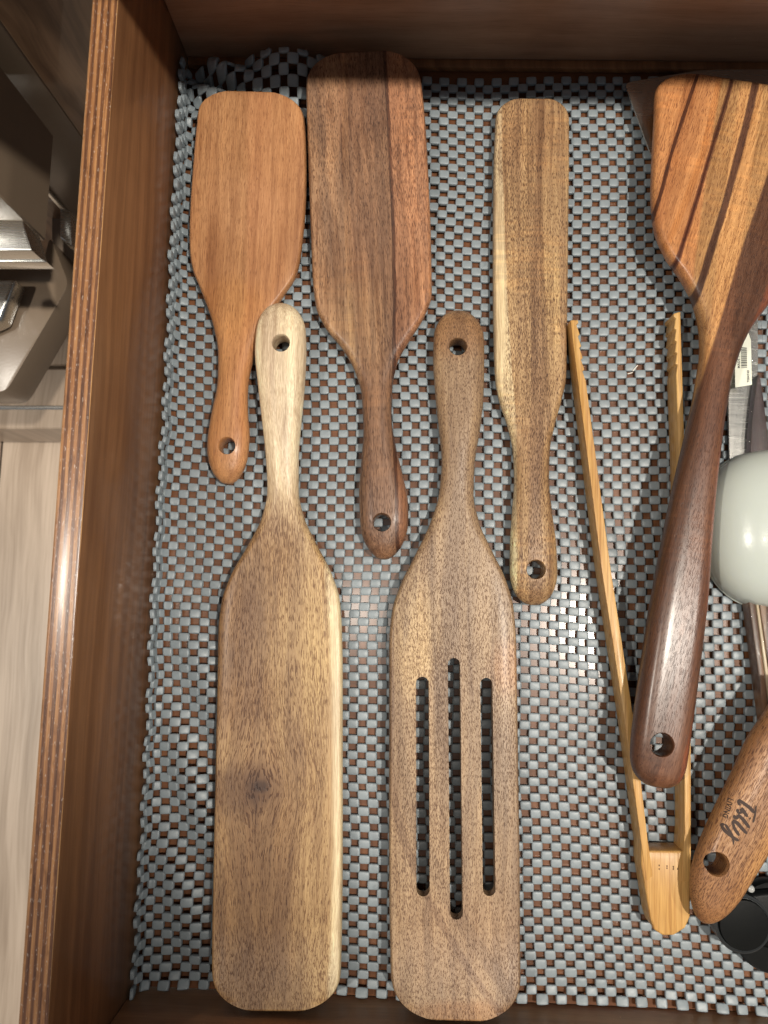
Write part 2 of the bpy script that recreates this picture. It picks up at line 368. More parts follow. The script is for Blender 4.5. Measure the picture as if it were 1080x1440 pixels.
# ------------------------------------------------------------------ carved utensils
class Carved:
    """a carved wooden tool: side outlines traced, then given thickness, rounding and rise"""
    def __init__(s, left, right, prof, ends, caps, capn=(2.4, 2.2)):
        # left/right: photo points from end A to end B; prof: (py, z_top, thickness, edge_radius, section exponent)
        pr = np.array(prof, float)
        zt = lambda y: np.interp(y, pr[:, 0], pr[:, 1]); th = lambda y: np.interp(y, pr[:, 0], pr[:, 2])
        A = at(*ends[0], zt(ends[0][1])-.5*th(ends[0][1])); B = at(*ends[1], zt(ends[1][1])-.5*th(ends[1][1]))
        s.O = A[:2]; d = (B-A)[:2]; s.L = np.linalg.norm(d); s.d = d/s.L; s.n = np.array([-s.d[1], s.d[0]])   # +w is to the photo's right when A is at the top
        s.zt_px = zt; s.th_px = th
        def loc(p): q = at(p[0], p[1], zt(p[1])-.5*th(p[1]))[:2]-s.O; return q@s.d, q@s.n
        l = sorted(loc(p) for p in left); r = sorted(loc(p) for p in right)
        if np.mean([q[1] for q in l]) > np.mean([q[1] for q in r]): l, r = r, l
        s.l = pchip([q[0] for q in l], [q[1] for q in l]); s.r = pchip([q[0] for q in r], [q[1] for q in r])
        axp = [((ends[0][0]+(ends[1][0]-ends[0][0])*k), (ends[0][1]+(ends[1][1]-ends[0][1])*k)) for k in np.linspace(0, 1, 60)]
        ss = []; yy = []
        for p in axp: ss.append(loc(p)[0]); yy.append(p[1])
        s.y_of = lambda q: np.interp(q, ss, yy)
        s.pr = pr; s.caps = caps; s.capn = capn; s.loc = loc
    def px(s, x, y, z=None):
        z = s.zt_px(y) if z is None else z
        q = at(x, y, z)[:2]-s.O; return q@s.n, q@s.d          # (w, s)
    def row(s, q):
        y = s.y_of(q); pr = s.pr; P = lambda k: float(pchip(pr[:, 0], pr[:, k])(y)) if len(pr) > 2 else float(np.interp(y, pr[:, 0], pr[:, k]))
        zt, T, r, ex = P(1), P(2), P(3), P(4)
        l, rr = float(s.l(q)), float(s.r(q)); c, W = (l+rr)/2, (rr-l)/2
        fT = 1.0
        for d, cap, n in ((q, s.caps[0], s.capn[0]), (s.L-q, s.caps[1], s.capn[1])):
            d = max(d, 0)
            if d < cap: W *= max(1-((cap-d)/cap)**n, 1e-6)**(1/n)
            re = max(r*.9, .0012)
            if d < re: fT *= math.sqrt(max(1-((re-d)/re)**2, 4e-4))
        r = min(r, .97*W)
        return zt-T/2, T*fT, max(r, 1e-6), ex, c, max(W, 2e-5)
    def top(s, w, q):
        zc, T, r, ex, c, W = s.row(q); a = abs(w-c); k = max(0, (a-(W-r))/r); k = min(k, 1)
        return zc+T/2*(1-k**ex)**(1/ex)
    def build(s, name, mat, label, cat, holes=(), slots=(), group=None, n_rows=None):
        step = .0016; N = int(s.L/step)
        qs = set(np.linspace(0, s.L, N).tolist())
        for k in np.linspace(0, math.pi/2, 22):
            qs.add((1-math.cos(k))*s.caps[0]); qs.add(s.L-(1-math.cos(k))*s.caps[1])
            qs.add((1-math.cos(k))*.003); qs.add(s.L-(1-math.cos(k))*.003)
        qs = sorted(qs); q2 = [qs[0]]
        for q in qs[1:]:
            if q-q2[-1] > 3e-5: q2.append(q)
        q2[0] = 2e-6; q2[-1] = s.L-2e-6
        verts, faces = [], []
        A1 = [math.radians(a) for a in (8, 25, 42, 58, 72, 84)]
        flat = np.linspace(-1, 1, 9)[1:-1]
        for q in q2:
            zc, T, r, ex, c, W = s.row(q); ring = []
            def pt(sign, a, up):       # a: angle from equator
                k = math.cos(a); h = (1-k**ex)**(1/ex) if k < 1 else 0
                return (c+sign*(W-r+r*k), q, zc+up*T/2*h)
            ring.append((c+W, q, zc))
            ring += [pt(1, a, 1) for a in A1]
            ring += [(c+(W-r)*(-f), q, zc+T/2) for f in flat]
            ring += [pt(-1, a, 1) for a in A1[::-1]]
            ring.append((c-W, q, zc))
            ring += [pt(-1, a, -1) for a in A1]
            ring += [(c+(W-r)*f, q, zc-T/2) for f in flat]
            ring += [pt(1, a, -1) for a in A1[::-1]]
            verts += ring
        n = len(ring)
        for i in range(len(q2)-1):
            for k in range(n):
                faces.append([i*n+k, (i+1)*n+k, (i+1)*n+(k+1) % n, i*n+(k+1) % n])
        faces.append(list(range(n))[::-1]); faces.append([(len(q2)-1)*n+k for k in range(n)])
        o = link_mesh(name, verts, faces, mat); fix_normals(o.data)
        cutters = []
        for (x, y, rp) in holes:
            wv, q = s.px(x, y); zt = s.top(wv, q); rad = rp/F*(CH-zt)
            zb = s.row(q)[0]-s.row(q)[1]/2
            prof = [(1.32, zt+.004), (1.17, zt+.0003), (1.06, zt-.0005), (1.01, zt-.0012), (1.0, zt-.0024), (1.0, zb+.0022), (1.15, zb+.0004), (1.4, zb-.003)]
            cutters.append(lathe_cutter(wv, q, [(a*rad, z) for a, z in prof], 40))
        for (x0, y0, x1, y1, wp) in slots:
            a = s.px(x0, y0); b = s.px(x1, y1); rad = wp/2/F*(CH-.018); m = 10; pts = []
            for k in range(m+1): t_ = math.pi*k/m; pts.append((a[0]+rad*math.cos(t_), a[1]-rad*math.sin(t_)))
            for k in range(m+1): t_ = math.pi+math.pi*k/m; pts.append((b[0]+rad*math.cos(t_), b[1]-rad*math.sin(t_)))
            # pts: first cap points away from the second
            if (b[1]-a[1]) > 0: pass
            n_ = len(pts); v = [(p[0], p[1], -.02) for p in pts]+[(p[0], p[1], .06) for p in pts]
            f = [list(range(n_))[::-1], list(range(n_, 2*n_))]+[[i, (i+1) % n_, n_+(i+1) % n_, n_+i] for i in range(n_)]
            c_ = link_mesh('cut', v, f); fix_normals(c_.data); cutters.append(c_)
        for c_ in cutters:
            m = o.modifiers.new('x', 'BOOLEAN'); m.operation = 'DIFFERENCE'; m.object = c_; m.solver = 'EXACT'
        if cutters: bake(o)
        for c_ in cutters: bpy.data.objects.remove(c_)
        o.data.shade_smooth(); o.data.set_sharp_from_angle(angle=math.radians(38))
        s.place(o)
        tag(o, label, cat, group); s.o = o
        return o
    def place(s, o):
        # local x = w (s.n), local y = s (s.d): left-handed when n = rot90(d), so use the matrix with x=-n flipped back
        m = Matrix(((s.n[0], s.d[0], 0, s.O[0]), (s.n[1], s.d[1], 0, s.O[1]), (0, 0, 1, 0), (0, 0, 0, 1)))
        if m.to_3x3().determinant() < 0:
            # mirror mesh so that it can be placed by a proper rotation
            for v in o.data.vertices: v.co.x = -v.co.x
            bm = bmesh.new(); bm.from_mesh(o.data); bmesh.ops.reverse_faces(bm, faces=bm.faces); bm.to_mesh(o.data); bm.free()
            m = Matrix(((-s.n[0], s.d[0], 0, s.O[0]), (-s.n[1], s.d[1], 0, s.O[1]), (0, 0, 1, 0), (0, 0, 0, 1)))
        o.matrix_world = m
    # features in the coordinates the material sees (x mirrored because n is to the left of d)
    def P(s, x, y):
        wv, q = s.px(x, y); return -wv, q
    def curve(s, pts):
        q = np.array([s.P(*p) for p in pts]); deg = min(4, len(pts)-1); c = np.polyfit(q[:, 1], q[:, 0], deg)[::-1]
        e = .02 if len(pts) < 4 else .004
        return [float(v) for v in c]+[float(q[:, 1].min()-e), float(q[:, 1].max()+e)]
    def wid(s, p): return p/F*.36
def lathe_cutter(cx, cy, prof, n):
    v, f = [], []
    for r, z in prof:
        for k in range(n):
            a = 2*math.pi*k/n; v.append((cx+r*math.cos(a), cy+r*math.sin(a), z))
    for i in range(len(prof)-1):
        for k in range(n): f.append([i*n+k, (i+1)*n+k, (i+1)*n+(k+1) % n, i*n+(k+1) % n])
    f.append(list(range(n))[::-1]); f.append([(len(prof)-1)*n+k for k in range(n)])
    o = link_mesh('cut', v, f); fix_normals(o.data); return o

W_ = lambda y, x: (x, y)
def side(*a): return [(a[i], a[i+1]) for i in range(0, len(a), 2)]

# 1 ---- short orange-brown spatula, blade up, upper left
c = Carved(side(279,134, 278,165, 274,205, 268,290, 267,350, 270,375, 283,410, 300,458, 307,500, 306,540, 298,580, 292,620, 292,660, 294,680),
           side(425,134, 428,165, 431,205, 430,290, 424,355, 418,385, 400,415, 375,455, 358,500, 349,545, 349,585, 351,615, 349,650, 346,680),
           [(132,.0165,.0055,.0016,2),(300,.0125,.0055,.0016,2),(400,.0115,.006,.002,2),(460,.0125,.0075,.006,2.2),(540,.0150,.011,.009,2.2),(620,.0160,.012,.009,2.3),(681,.0130,.010,.009,2.2)],
           ((353,131),(320,681)), (.0145,.019), (2.6,2.2))
m = wood('wood_orange_spatula', (.58,.300,.135), (.43,.198,.085), (.50,.38,.30), .65, .575, 3600, 220, bands=60, rough=.42, coat=.12, seed=1.3, fibre=.55, big=.4, streak=.4, slope=.02,
         feats=[('blob', c.P(320,560), c.wid(60), c.wid(120), (1.2,1.15,1.05), .7), ('blob', c.P(352,290), c.wid(80), c.wid(60), (1.15,1.2,1.3), .7), ('blob', c.P(320,430), c.wid(60), c.wid(50), (1.15,1.1,.9), .6), ('blob', c.P(300,370), c.wid(20), c.wid(120), (.72,.62,.55), .5), ('blob', c.P(420,330), c.wid(16), c.wid(120), (.75,.66,.6), .5)])
c.build('short_spatula', m, 'short plain orange-brown wooden spatula at the upper left, blade pointing up', 'spatula', [(319,627,11.5)])

# 2 ---- wide dark spatula, reddish right edge
c = Carved(side(431,79, 431,130, 433,200, 436,300, 439,380, 444,430, 458,462, 482,492, 500,525, 509,560, 511,600, 508,650, 505,700, 507,750, 512,786),
           side(586,79, 594,130, 600,200, 605,300, 607,380, 607,415, 597,445, 577,478, 560,508, 552,545, 551,590, 557,630, 567,670, 574,710, 574,750, 569,786),
           [(77,.0250,.006,.0016,2),(200,.0190,.006,.0016,2),(400,.0130,.0065,.002,2),(500,.0135,.008,.006,2.2),(600,.0155,.0115,.009,2.3),(720,.0165,.0125,.009,2.3),(787,.0135,.011,.009,2.2)],
           ((512,76),(541,787)), (.0165,.020), (2.7,2.2))
ln = c.curve([(541,80),(552,300),(553,520)]); ln2 = c.curve([(553,480),(546,600),(545,780)])
m = wood('wood_dark_spatula', (.50,.290,.155), (.255,.148,.088), (.34,.26,.22), .85, .555, 3500, 280, bands=70, figure=.35, rough=.42, coat=.12, seed=5.1, fibre=.7, big=.35, streak=.7,
         feats=[('zone', ln, 1, .0004, (1.2,1.02,.95), .7), ('line', ln, c.wid(3.2), 0, (.30,.22,.20), .9),
                ('zone', c.curve([(475,80),(484,300),(500,470)]), 1, .0014, (.78,.70,.70), .55), ('zone', c.curve([(541,80),(552,300),(550,560)]), 1, .0006, (1.3,1.3,1.25), .55),
                ('line', c.curve([(486,80),(488,300),(495,500)]), c.wid(6), 0, (1.35,1.35,1.2), .6),
                ('blob', c.P(505,460), c.wid(60), c.wid(110), (1.35,1.45,1.35), .7), ('blob', c.P(500,120), c.wid(90), c.wid(110), (.80,.74,.74), .6)])
c.build('wide_spatula', m, 'wide dark brown wooden spatula whose right side is reddish beyond a thin dark line', 'spatula', [(537,735,12)])

# 3 ---- long spatula with a cream handle, blade down
c = Carved(side(361,428, 361,460, 359,495, 363,540, 369,595, 374,645, 376,690, 368,728, 348,768, 325,808, 312,845, 307,890, 306,950, 304,1050, 301,1200, 299,1300, 299,1420),
           side(428,428, 430,460, 431,495, 429,540, 424,595, 420,645, 420,690, 428,728, 447,768, 467,808, 478,845, 481,890, 482,950, 482,1050, 482,1200, 481,1300, 478,1420),
           [(427,.0205,.011,.009,2.2),(480,.0235,.013,.010,2.3),(600,.0205,.0125,.009,2.2),(720,.0165,.008,.006,2.1),(850,.0150,.006,.002,2),(1100,.0160,.006,.0016,2),(1300,.0175,.006,.0016,2),(1420,.0225,.0055,.0016,2)],
           ((396,427),(388,1420)), (.017,.0165), (2.2,2.6))
zr = c.curve([(455,760),(468,1000),(462,1400)])
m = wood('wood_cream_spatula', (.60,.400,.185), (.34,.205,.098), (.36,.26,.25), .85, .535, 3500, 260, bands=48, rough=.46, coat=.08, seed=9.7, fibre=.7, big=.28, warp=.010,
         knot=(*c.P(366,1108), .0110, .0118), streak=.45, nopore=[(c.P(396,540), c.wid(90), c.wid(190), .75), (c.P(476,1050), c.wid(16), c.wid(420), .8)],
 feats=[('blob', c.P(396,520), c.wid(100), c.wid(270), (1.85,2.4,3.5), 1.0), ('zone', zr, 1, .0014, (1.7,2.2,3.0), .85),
                ('blob', c.P(330,860), c.wid(75), c.wid(120), (.50,.40,.35), .85), ('blob', c.P(340,975), c.wid(70), c.wid(80), (.62,.52,.46), .8), ('blob', c.P(385,770), c.wid(45), c.wid(80), (.72,.64,.60), .7), ('blob', c.P(335,1110), c.wid(75), c.wid(45), (.50,.43,.42), .8), ('blob', c.P(367,1106), c.wid(16), c.wid(11), (.35,.27,.24), .85),  # second blob mixes dark timber with painted cast shade
                ('blob', c.P(350,1300), c.wid(75), c.wid(200), (.52,.43,.39), .8), ('blob', c.P(420,930), c.wid(55), c.wid(130), (1.3,1.38,1.3), .7), ('blob', c.P(400,1180), c.wid(26), c.wid(110), (.72,.64,.60), .5)])  # first blob paints a soft cast shadow on the blade's lower left
# the pale edge is on the photo's right: check sign of the material axis
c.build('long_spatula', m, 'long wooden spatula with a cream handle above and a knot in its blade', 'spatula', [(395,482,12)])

# 4 ---- slotted spatula, blade down
c = Carved(side(612,438, 610,470, 609,505, 612,555, 617,605, 621,650, 617,695, 605,735, 584,780, 563,822, 551,860, 547,905, 547,960, 547,1100, 547,1250, 549,1350, 551,1432),
           side(676,438, 680,470, 681,505, 680,555, 675,605, 668,650, 666,695, 674,735, 692,775, 711,815, 722,855, 726,905, 727,960, 729,1100, 731,1250, 732,1350, 732,1432),
           [(437,.0155,.010,.009,2.2),(490,.0180,.0125,.010,2.3),(600,.0180,.0125,.009,2.2),(720,.0165,.008,.006,2.1),(850,.0160,.0065,.002,2),(1100,.0170,.0065,.0016,2),(1300,.0180,.0065,.0016,2),(1432,.0235,.006,.0016,2)],
           ((645,437),(643,1433)), (.015,.0185), (2.2,2.6))
m = wood('wood_slotted_spatula', (.53,.365,.210), (.31,.207,.127), (.34,.26,.25), .85, .53, 3400, 620, bands=50, rough=.45, coat=.08, seed=3.3, fibre=.6, big=.4, streak=.4, warp=.013,
         feats=[('blob', c.P(645,470), c.wid(70), c.wid(45), (.85,.66,.50), .7), ('blob', c.P(640,560), c.wid(60), c.wid(120), (.88,.84,.80), .6), ('blob', c.P(580,900), c.wid(45), c.wid(110), (1.55,1.6,1.4), .8),
                ('blob', c.P(715,940), c.wid(30), c.wid(50), (1.15,.90,.78), .6), ('blob', c.P(700,1080), c.wid(30), c.wid(110), (.66,.66,.72), .8), ('blob', c.P(640,1330), c.wid(120), c.wid(90), (1.05,1.0,1.0), .5),
                ('line', c.curve([(560,900),(600,1200),(720,1400)]), c.wid(14), 0, (.72,.70,.72), .6), ('line', c.curve([(548,1080),(600,1260),(700,1420)]), c.wid(7), 0, (.62,.56,.56), .7),
                ('blob', c.P(645,1425), c.wid(90), c.wid(18), (.90,.70,.52), .7)])
c.build('slotted_spatula', m, 'brown wooden spatula with three long slots cut through its blade', 'spatula', [(644,487,12)],
        [(594,961,595,1251,18),(638.5,934,642,1284,17),(684,962,688,1251,17)])

# 5 ---- narrow yellow-brown spatula
c = Carved(side(697,142, 696,180, 694,230, 693,300, 693,400, 694,480, 696,530, 702,565, 713,598, 721,635, 723,675, 720,720, 717,770, 716,850),
           side(800,142, 800,180, 800,230, 799,300, 798,400, 797,480, 796,530, 789,565, 780,598, 773,635, 772,675, 776,720, 782,770, 784,850),
           [(141,.0120,.0055,.0016,2),(300,.0110,.0055,.0016,2),(500,.0115,.006,.002,2),(600,.0135,.009,.006,2.2),(700,.0155,.012,.009,2.3),(800,.0165,.013,.009,2.3),(850,.0140,.011,.009,2.2)],
           ((748,141),(749,851)), (.0125,.0175), (2.6,2.2))
m = wood('wood_narrow_spatula', (.60,.400,.200), (.34,.205,.108), (.28,.20,.17), .9, .54, 3500, 520, bands=95, figure=.55, rough=.44, coat=.1, seed=12.9, fibre=.7, big=.3, streak=.5, nopore=[(c.P(700,420), c.wid(14), c.wid(200), .9)],
         feats=[('zone', c.curve([(706,142),(712,400),(722,560)]), -1, .0006, (1.45,1.8,2.2), .8), ('line', c.curve([(762,142),(760,300),(770,560)]), c.wid(5), 0, (.50,.42,.40), .6),
                ('blob', c.P(745,190), c.wid(70), c.wid(80), (.82,.72,.66), .6), ('blob', c.P(752,640), c.wid(40), c.wid(90), (.85,.75,.66), .4), ('blob', c.P(775,430), c.wid(25), c.wid(120), (1.25,1.3,1.2), .5),
                ('blob', c.P(722,800), c.wid(12), c.wid(60), (1.3,1.5,1.5), .6)])
c.build('narrow_spatula', m, 'narrow yellow-brown wooden spatula with a cream stripe down its left edge', 'spatula', [(754,801,12.5)])

# 6 ---- steel turner lying under the striped one
M_steel = NT('brushed_steel')
_n = M_steel.noise(M_steel.vmul(M_steel.coord(), (60, 900, 60)), 1, 3, .6)
M_steel = M_steel.out((.52,.50,.47), M_steel.add(.20, M_steel.mul(_n, .12)), M_steel.bump(_n, .00005, .5), Metallic=1.0)
def pxpoly(pts, z): return [tuple(at(x, y, z)[:2]) for x, y in pts]
def rounded(pts, r, n=5):
    out = []; N = len(pts)
    for i in range(N):
        p, a, b = np.array(pts[i], float), np.array(pts[i-1], float), np.array(pts[(i+1) % N], float)
        da, db = (a-p), (b-p); ra = min(r, np.linalg.norm(da)*.45, np.linalg.norm(db)*.45)
        s_, e_ = p+da/np.linalg.norm(da)*ra, p+db/np.linalg.norm(db)*ra
        for k in range(n+1):
            t_ = k/n; out.append(tuple((1-t_)**2*s_+2*t_*(1-t_)*p+t_*t_*e_))
    return out
st = empty('steel_turner', tuple(at(1000,200,.008))); bpy.context.view_layer.update()
tag(st, 'thin steel turner blade lying under the striped wooden turner at the back', 'turner')
prism('blade', pxpoly(rounded([(878,116),(985,98),(1160,96),(1150,300),(1000,400),(960,340)], 10), .012), .0108, .012, M_steel, st, .0003, 2)
tn = prism('tang', pxpoly([(1000,330),(1030,330),(1040,430),(1012,430)], .010), .0078, .0106, M_steel, st, .0005)

# 7 ---- striped turner, the biggest, on top at the right
c = Carved(side(921,118, 919,170, 916,230, 915,280, 920,325, 935,360, 957,392, 975,428, 984,470, 984,505, 976,555, 964,610, 949,675, 935,742, 922,810, 910,880, 898,960, 889,1030, 884,1110),
           side(1195,118, 1190,190, 1178,270, 1150,340, 1110,395, 1078,432, 1052,468, 1036,505, 1024,550, 1014,610, 1006,680, 999,760, 993,840, 984,920, 974,1000, 966,1060, 960,1110),
           [(118,.0255,.0070,.0030,2),(300,.0265,.0085,.0035,2),(420,.0295,.011,.005,2.2),(520,.0330,.0145,.0075,2.4),(700,.0360,.016,.008,2.5),(900,.0370,.016,.008,2.6),(1040,.0365,.015,.008,2.5),(1106,.0345,.012,.008,2.3)],
           ((1060,119),(923,1107)), (.0170,.0145), (3.2,2.6))
dk = (.15,.12,.20)
m = wood('wood_striped_turner', (.52,.290,.120), (.37,.190,.078), (.42,.30,.25), .8, .565, 3500, 340, bands=75, figure=.45, rough=.37, coat=.32, seed=21.4, fibre=.7, big=.25, streak=.45, slope=-.12,
         feats=[('line', c.curve([(975,123),(945,215),(914,330)]), c.wid(3.2), 0, (.16,.11,.14), .95), ('line', c.curve([(969,135),(950,215),(930,290)]), c.wid(12), 0, (.75,.62,.55), .4),
                ('line', c.curve([(1028,120),(988,255),(945,390)]), c.wid(4.5), 0, (.24,.16,.22), .9), ('line', c.curve([(1028,120),(988,255),(945,390)]), c.wid(2), 0, (.4,.3,.3), .9),
                ('line', c.curve([(1062,120),(1028,260),(985,400)]), c.wid(6.5), 0, dk, .95), ('line', c.curve([(1010,120),(975,255),(935,350)]), c.wid(6), 0, (.85,.72,.55), .6),
                ('zone', c.curve([(1096,200),(1050,330),(1012,450),(985,550),(948,690),(915,860),(890,1040)]), 1, .0006, (.25,.21,.31), .96, None),
                ('zone', c.curve([(1150,215),(1085,400),(1050,470),(1028,560),(1008,700),(1000,800),(985,950),(968,1050)]), 1, .0010, (2.3,1.55,1.3), .75, None), ('zone', c.curve([(915,860),(905,960),(893,1080)]), -1, .0010, (1.6,1.2,1.1), .5, None),
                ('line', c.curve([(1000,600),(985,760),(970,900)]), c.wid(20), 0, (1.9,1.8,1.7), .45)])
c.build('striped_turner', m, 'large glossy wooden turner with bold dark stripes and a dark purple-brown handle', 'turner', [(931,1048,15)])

# 8 ---- stamped spoon handle, lower right
c = Carved(side(1102,955, 1078,998, 1050,1042, 1028,1090, 1006,1135, 985,1182, 973,1220, 968,1250, 962,1290),
           side(1190,1000, 1165,1050, 1135,1100, 1105,1150, 1085,1188, 1065,1222, 1045,1255, 1028,1282, 1015,1302),
           [(900,.0350,.014,.010,2.3),(1100,.0345,.0150,.011,2.3),(1220,.0335,.0145,.011,2.3),(1298,.0310,.011,.010,2.2)],
           ((1150,970),(988,1297)), (.004,.0185), (2.2,2.2))
m = wood('wood_stamped_handle', (.54,.285,.120), (.33,.160,.068), (.36,.27,.24), .9, .545, 3500, 340, bands=55, rough=.43, coat=.12, seed=31.7, fibre=.6, big=.35,
         feats=[('blob', c.P(1040,1190), c.wid(90), c.wid(60), (1.15,1.2,1.1), .5), ('blob', c.P(990,1210), c.wid(25), c.wid(80), (.72,.64,.60), .6), ('blob', c.P(1060,1050), c.wid(60), c.wid(60), (.85,.8,.8), .4)])
oh = c.build('wooden_spoon', m, 'brown wooden utensil handle stamped with dark lettering at the lower right', 'spoon', [(1008,1216,14.5)])
TIL = c
M_ink = plain('burnt_lettering', (.045, .022, .014), .7)
def ribbon(name, strokes, wpx, parent, car):
    V, Fc = [], []
    for st_ in strokes:
        ws = [p[2] if len(p) > 2 else wpx for p in st_]; pts = np.array([p[:2] for p in st_], float)
        t_ = np.arange(len(pts)); fine = np.linspace(0, len(pts)-1, (len(pts)-1)*6+1)
        fx, fy, fw = pchip(t_, pts[:, 0])(fine), pchip(t_, pts[:, 1])(fine), np.interp(fine, t_, ws)
        for i in range(len(fine)):
            j0, j1 = max(i-1, 0), min(i+1, len(fine)-1); d = np.array([fx[j1]-fx[j0], fy[j1]-fy[j0]]); d /= np.linalg.norm(d)+1e-9; nn = np.array([-d[1], d[0]])
            k = min(1, .45+min(i, len(fine)-1-i)*.35)
            for sg in (1, 0, -1):
                x, y = fx[i]+sg*nn[0]*fw[i]*.6*k, fy[i]+sg*nn[1]*fw[i]*.6*k
                wv, q = car.px(x, y); V.append(np.append(car.O+wv*car.n+q*car.d, car.top(wv, q)+.00012))
            if i: b = len(V)-6; Fc += [[b, b+1, b+4, b+3], [b+1, b+2, b+5, b+4]]
    o = link_mesh(name, V, Fc, M_ink, parent); fix_normals(o.data); return o
z12 = lambda pts: [(1000+p[0]/12, 1080+p[1]/12) + ((p[2]/12,) if len(p) > 2 else ()) for p in pts]
ribbon('script_lettering', [z12(s_) for s_ in (
    [(757,632,22),(745,730,26),(728,830,28),(703,918,30)],
    [(725,755,50),(655,675,50),(570,610,48),(495,562,44),(478,590,40),(498,640,36)],
    [(470,700,40),(452,730,36),(480,762,34),(520,735,40),(500,690,36)],
    [(520,670,34),(560,745,50),(612,825,40)],
    [(640,842,34),(664,858,34)],
    [(455,790,44),(520,850,50),(585,930,50),(645,1010,40)],
    [(405,800,36),(400,840,38),(440,850,38),(455,800,36)],
    [(375,885,44),(440,930,54),(520,1020,50),(602,1110,38)],
    [(370,900,40),(380,960,36),(400,1030,44),(440,1090,46),(472,1140,36)],
    [(245,960,40),(205,985,36),(240,1060,48),(310,1120,50),(390,1185,46),(462,1225,40)],
    [(300,1030,34),(340,1110,40),(370,1190,36),(378,1295,16)],
    [(258,960,34),(300,1040,40),(350,1130,34)])], 3.4, oh, c)
def text_verts(body, car, origin, direction, size_px):
    cu = bpy.data.curves.new('t', 'FONT'); cu.body = body; cu.size = 1; cu.fill_mode = 'FRONT'; cu.resolution_u = 3; cu.space_character = 1.12
    cu.offset = .028
    o = bpy.data.objects.new('t', cu); COL.objects.link(o); dg = bpy.context.evaluated_depsgraph_get()
    me = bpy.data.meshes.new_from_object(o.evaluated_get(dg)); bpy.data.objects.remove(o)
    d = np.array(direction, float); d /= np.linalg.norm(d); up = np.array([d[1], -d[0]])
    V = []
    for v in me.vertices:
        p = np.array(origin)+d*v.co.x*size_px+up*v.co.y*size_px; V.append(p)
    return V, [list(p.vertices) for p in me.polygons]
V, Fc = text_verts('LIVING', c, (1000+345/12, 1080+528/12), (-118, 335), 8.4)
V3 = []
for p in V:
    wv, q = c.px(*p); V3.append(np.append(c.O+wv*c.n+q*c.d, c.top(wv, q)+.00012))
lo = link_mesh('block_lettering', V3, Fc, M_ink, oh); fix_normals(lo.data)

# 9 ---- bamboo tongs lying on edge
M_bam = wood('bamboo', (.70,.430,.150), (.60,.330,.100), (.60,.44,.32), .5, .58, 1500, 30, bands=260, rough=.42, coat=.15, seed=41.0, fibre=.5, big=.25, streak=.35, warp=.0004)
ZT = .0172
tongs = empty('bamboo_tongs', tuple(at(930,1250,0))); bpy.context.view_layer.update()
tag(tongs, 'light bamboo tongs lying open with the arms pointing to the back', 'tongs')
def arm(le, ri, teeth_side):
    l = [at(x, y, ZT)[:2] for x, y in le]; r = [at(x, y, ZT)[:2] for x, y in ri]
    edge = r if teeth_side > 0 else l
    a, b = edge[0], edge[1]; L = np.linalg.norm(b-a); d = (b-a)/L; n = np.array([-d[1], d[0]])*(-1 if teeth_side > 0 else 1)
    if (((l[0]+r[0])/2-a)@n) < 0: n = -n
    zz = [a]
    for k in range(5):
        s0 = .0015+k*.0058; zz += [a+d*s0, a+d*(s0+.0006)+n*.0011, a+d*(s0+.0054)+n*.0001]
    edge2 = zz+edge[1:]
    poly = (l+edge2[::-1]) if teeth_side > 0 else (edge2+r[::-1])
    return poly
pl = arm([(802,450),(846,800),(878,1010),(899,1165),(909,1240)], [(813,450),(859,800),(891,1010),(911,1180),(918,1232)], 1)
pr = arm([(947,441),(955,640),(959,800),(962,1010),(963,1170),(958,1240)], [(957,438),(963,640),(968,800),(971.5,1010),(972,1200),(971,1240)], -1)
prism('arm', pl, .0042, ZT, M_bam, tongs, .0005, 2)
prism('arm', pr, .0042, ZT, M_bam, tongs, .0005, 2)
prism('joint_block', pxpoly([(912,1197),(962,1197),(972,1205),(971,1290),(964,1306),(948,1316),(932,1316),(920,1308),(914,1290),(902,1215),(902,1180)], ZT-.0002), .0040, ZT-.0003, M_bam, tongs, .0010, 3)

for k_, (nx, ny) in enumerate(((927,1217),(938,1218),(947,1219),(953,1222),(927,1222),(938,1221),(947,1222))):
    q_ = at(nx, ny, ZT-.0002); a_ = .00034
    dn = link_mesh('fibre_mark', [(q_[0]+a_*math.cos(t_*1.257), q_[1]+a_*1.4*math.sin(t_*1.257), ZT-.0002) for t_ in range(5)], [[0,1,2,3,4]], None, tongs)
    if k_ == 0: M_mark = plain('node_mark', (.12,.06,.02), .7)
    dn.data.materials.append(M_mark)
# tiny pale shavings caught on the liner
M_shave = plain('pale_shaving', (.75,.70,.62), .5)
for (x_, y_, a_, L_), lb in zip(((893,518,.9,.0018),(886,525,.3,.0012)), ('upper of two tiny pale shavings on the liner between the tongs arms', 'lower of two tiny pale shavings on the liner between the tongs arms')):
    q_ = at(x_, y_, .003); dx_, dy_ = math.cos(a_)*L_, math.sin(a_)*L_; nx_, ny_ = -math.sin(a_)*.00022, math.cos(a_)*.00022
    v_ = [(q_[0]-dx_-nx_, q_[1]-dy_-ny_), (q_[0]+dx_-nx_, q_[1]+dy_-ny_), (q_[0]+dx_+nx_, q_[1]+dy_+ny_), (q_[0]-dx_+nx_, q_[1]-dy_+ny_)]
    tag(prism('shaving', v_, .0026, [.0032, .0036, .0036, .0032], M_shave), lb, 'shaving', 'shavings on the liner')
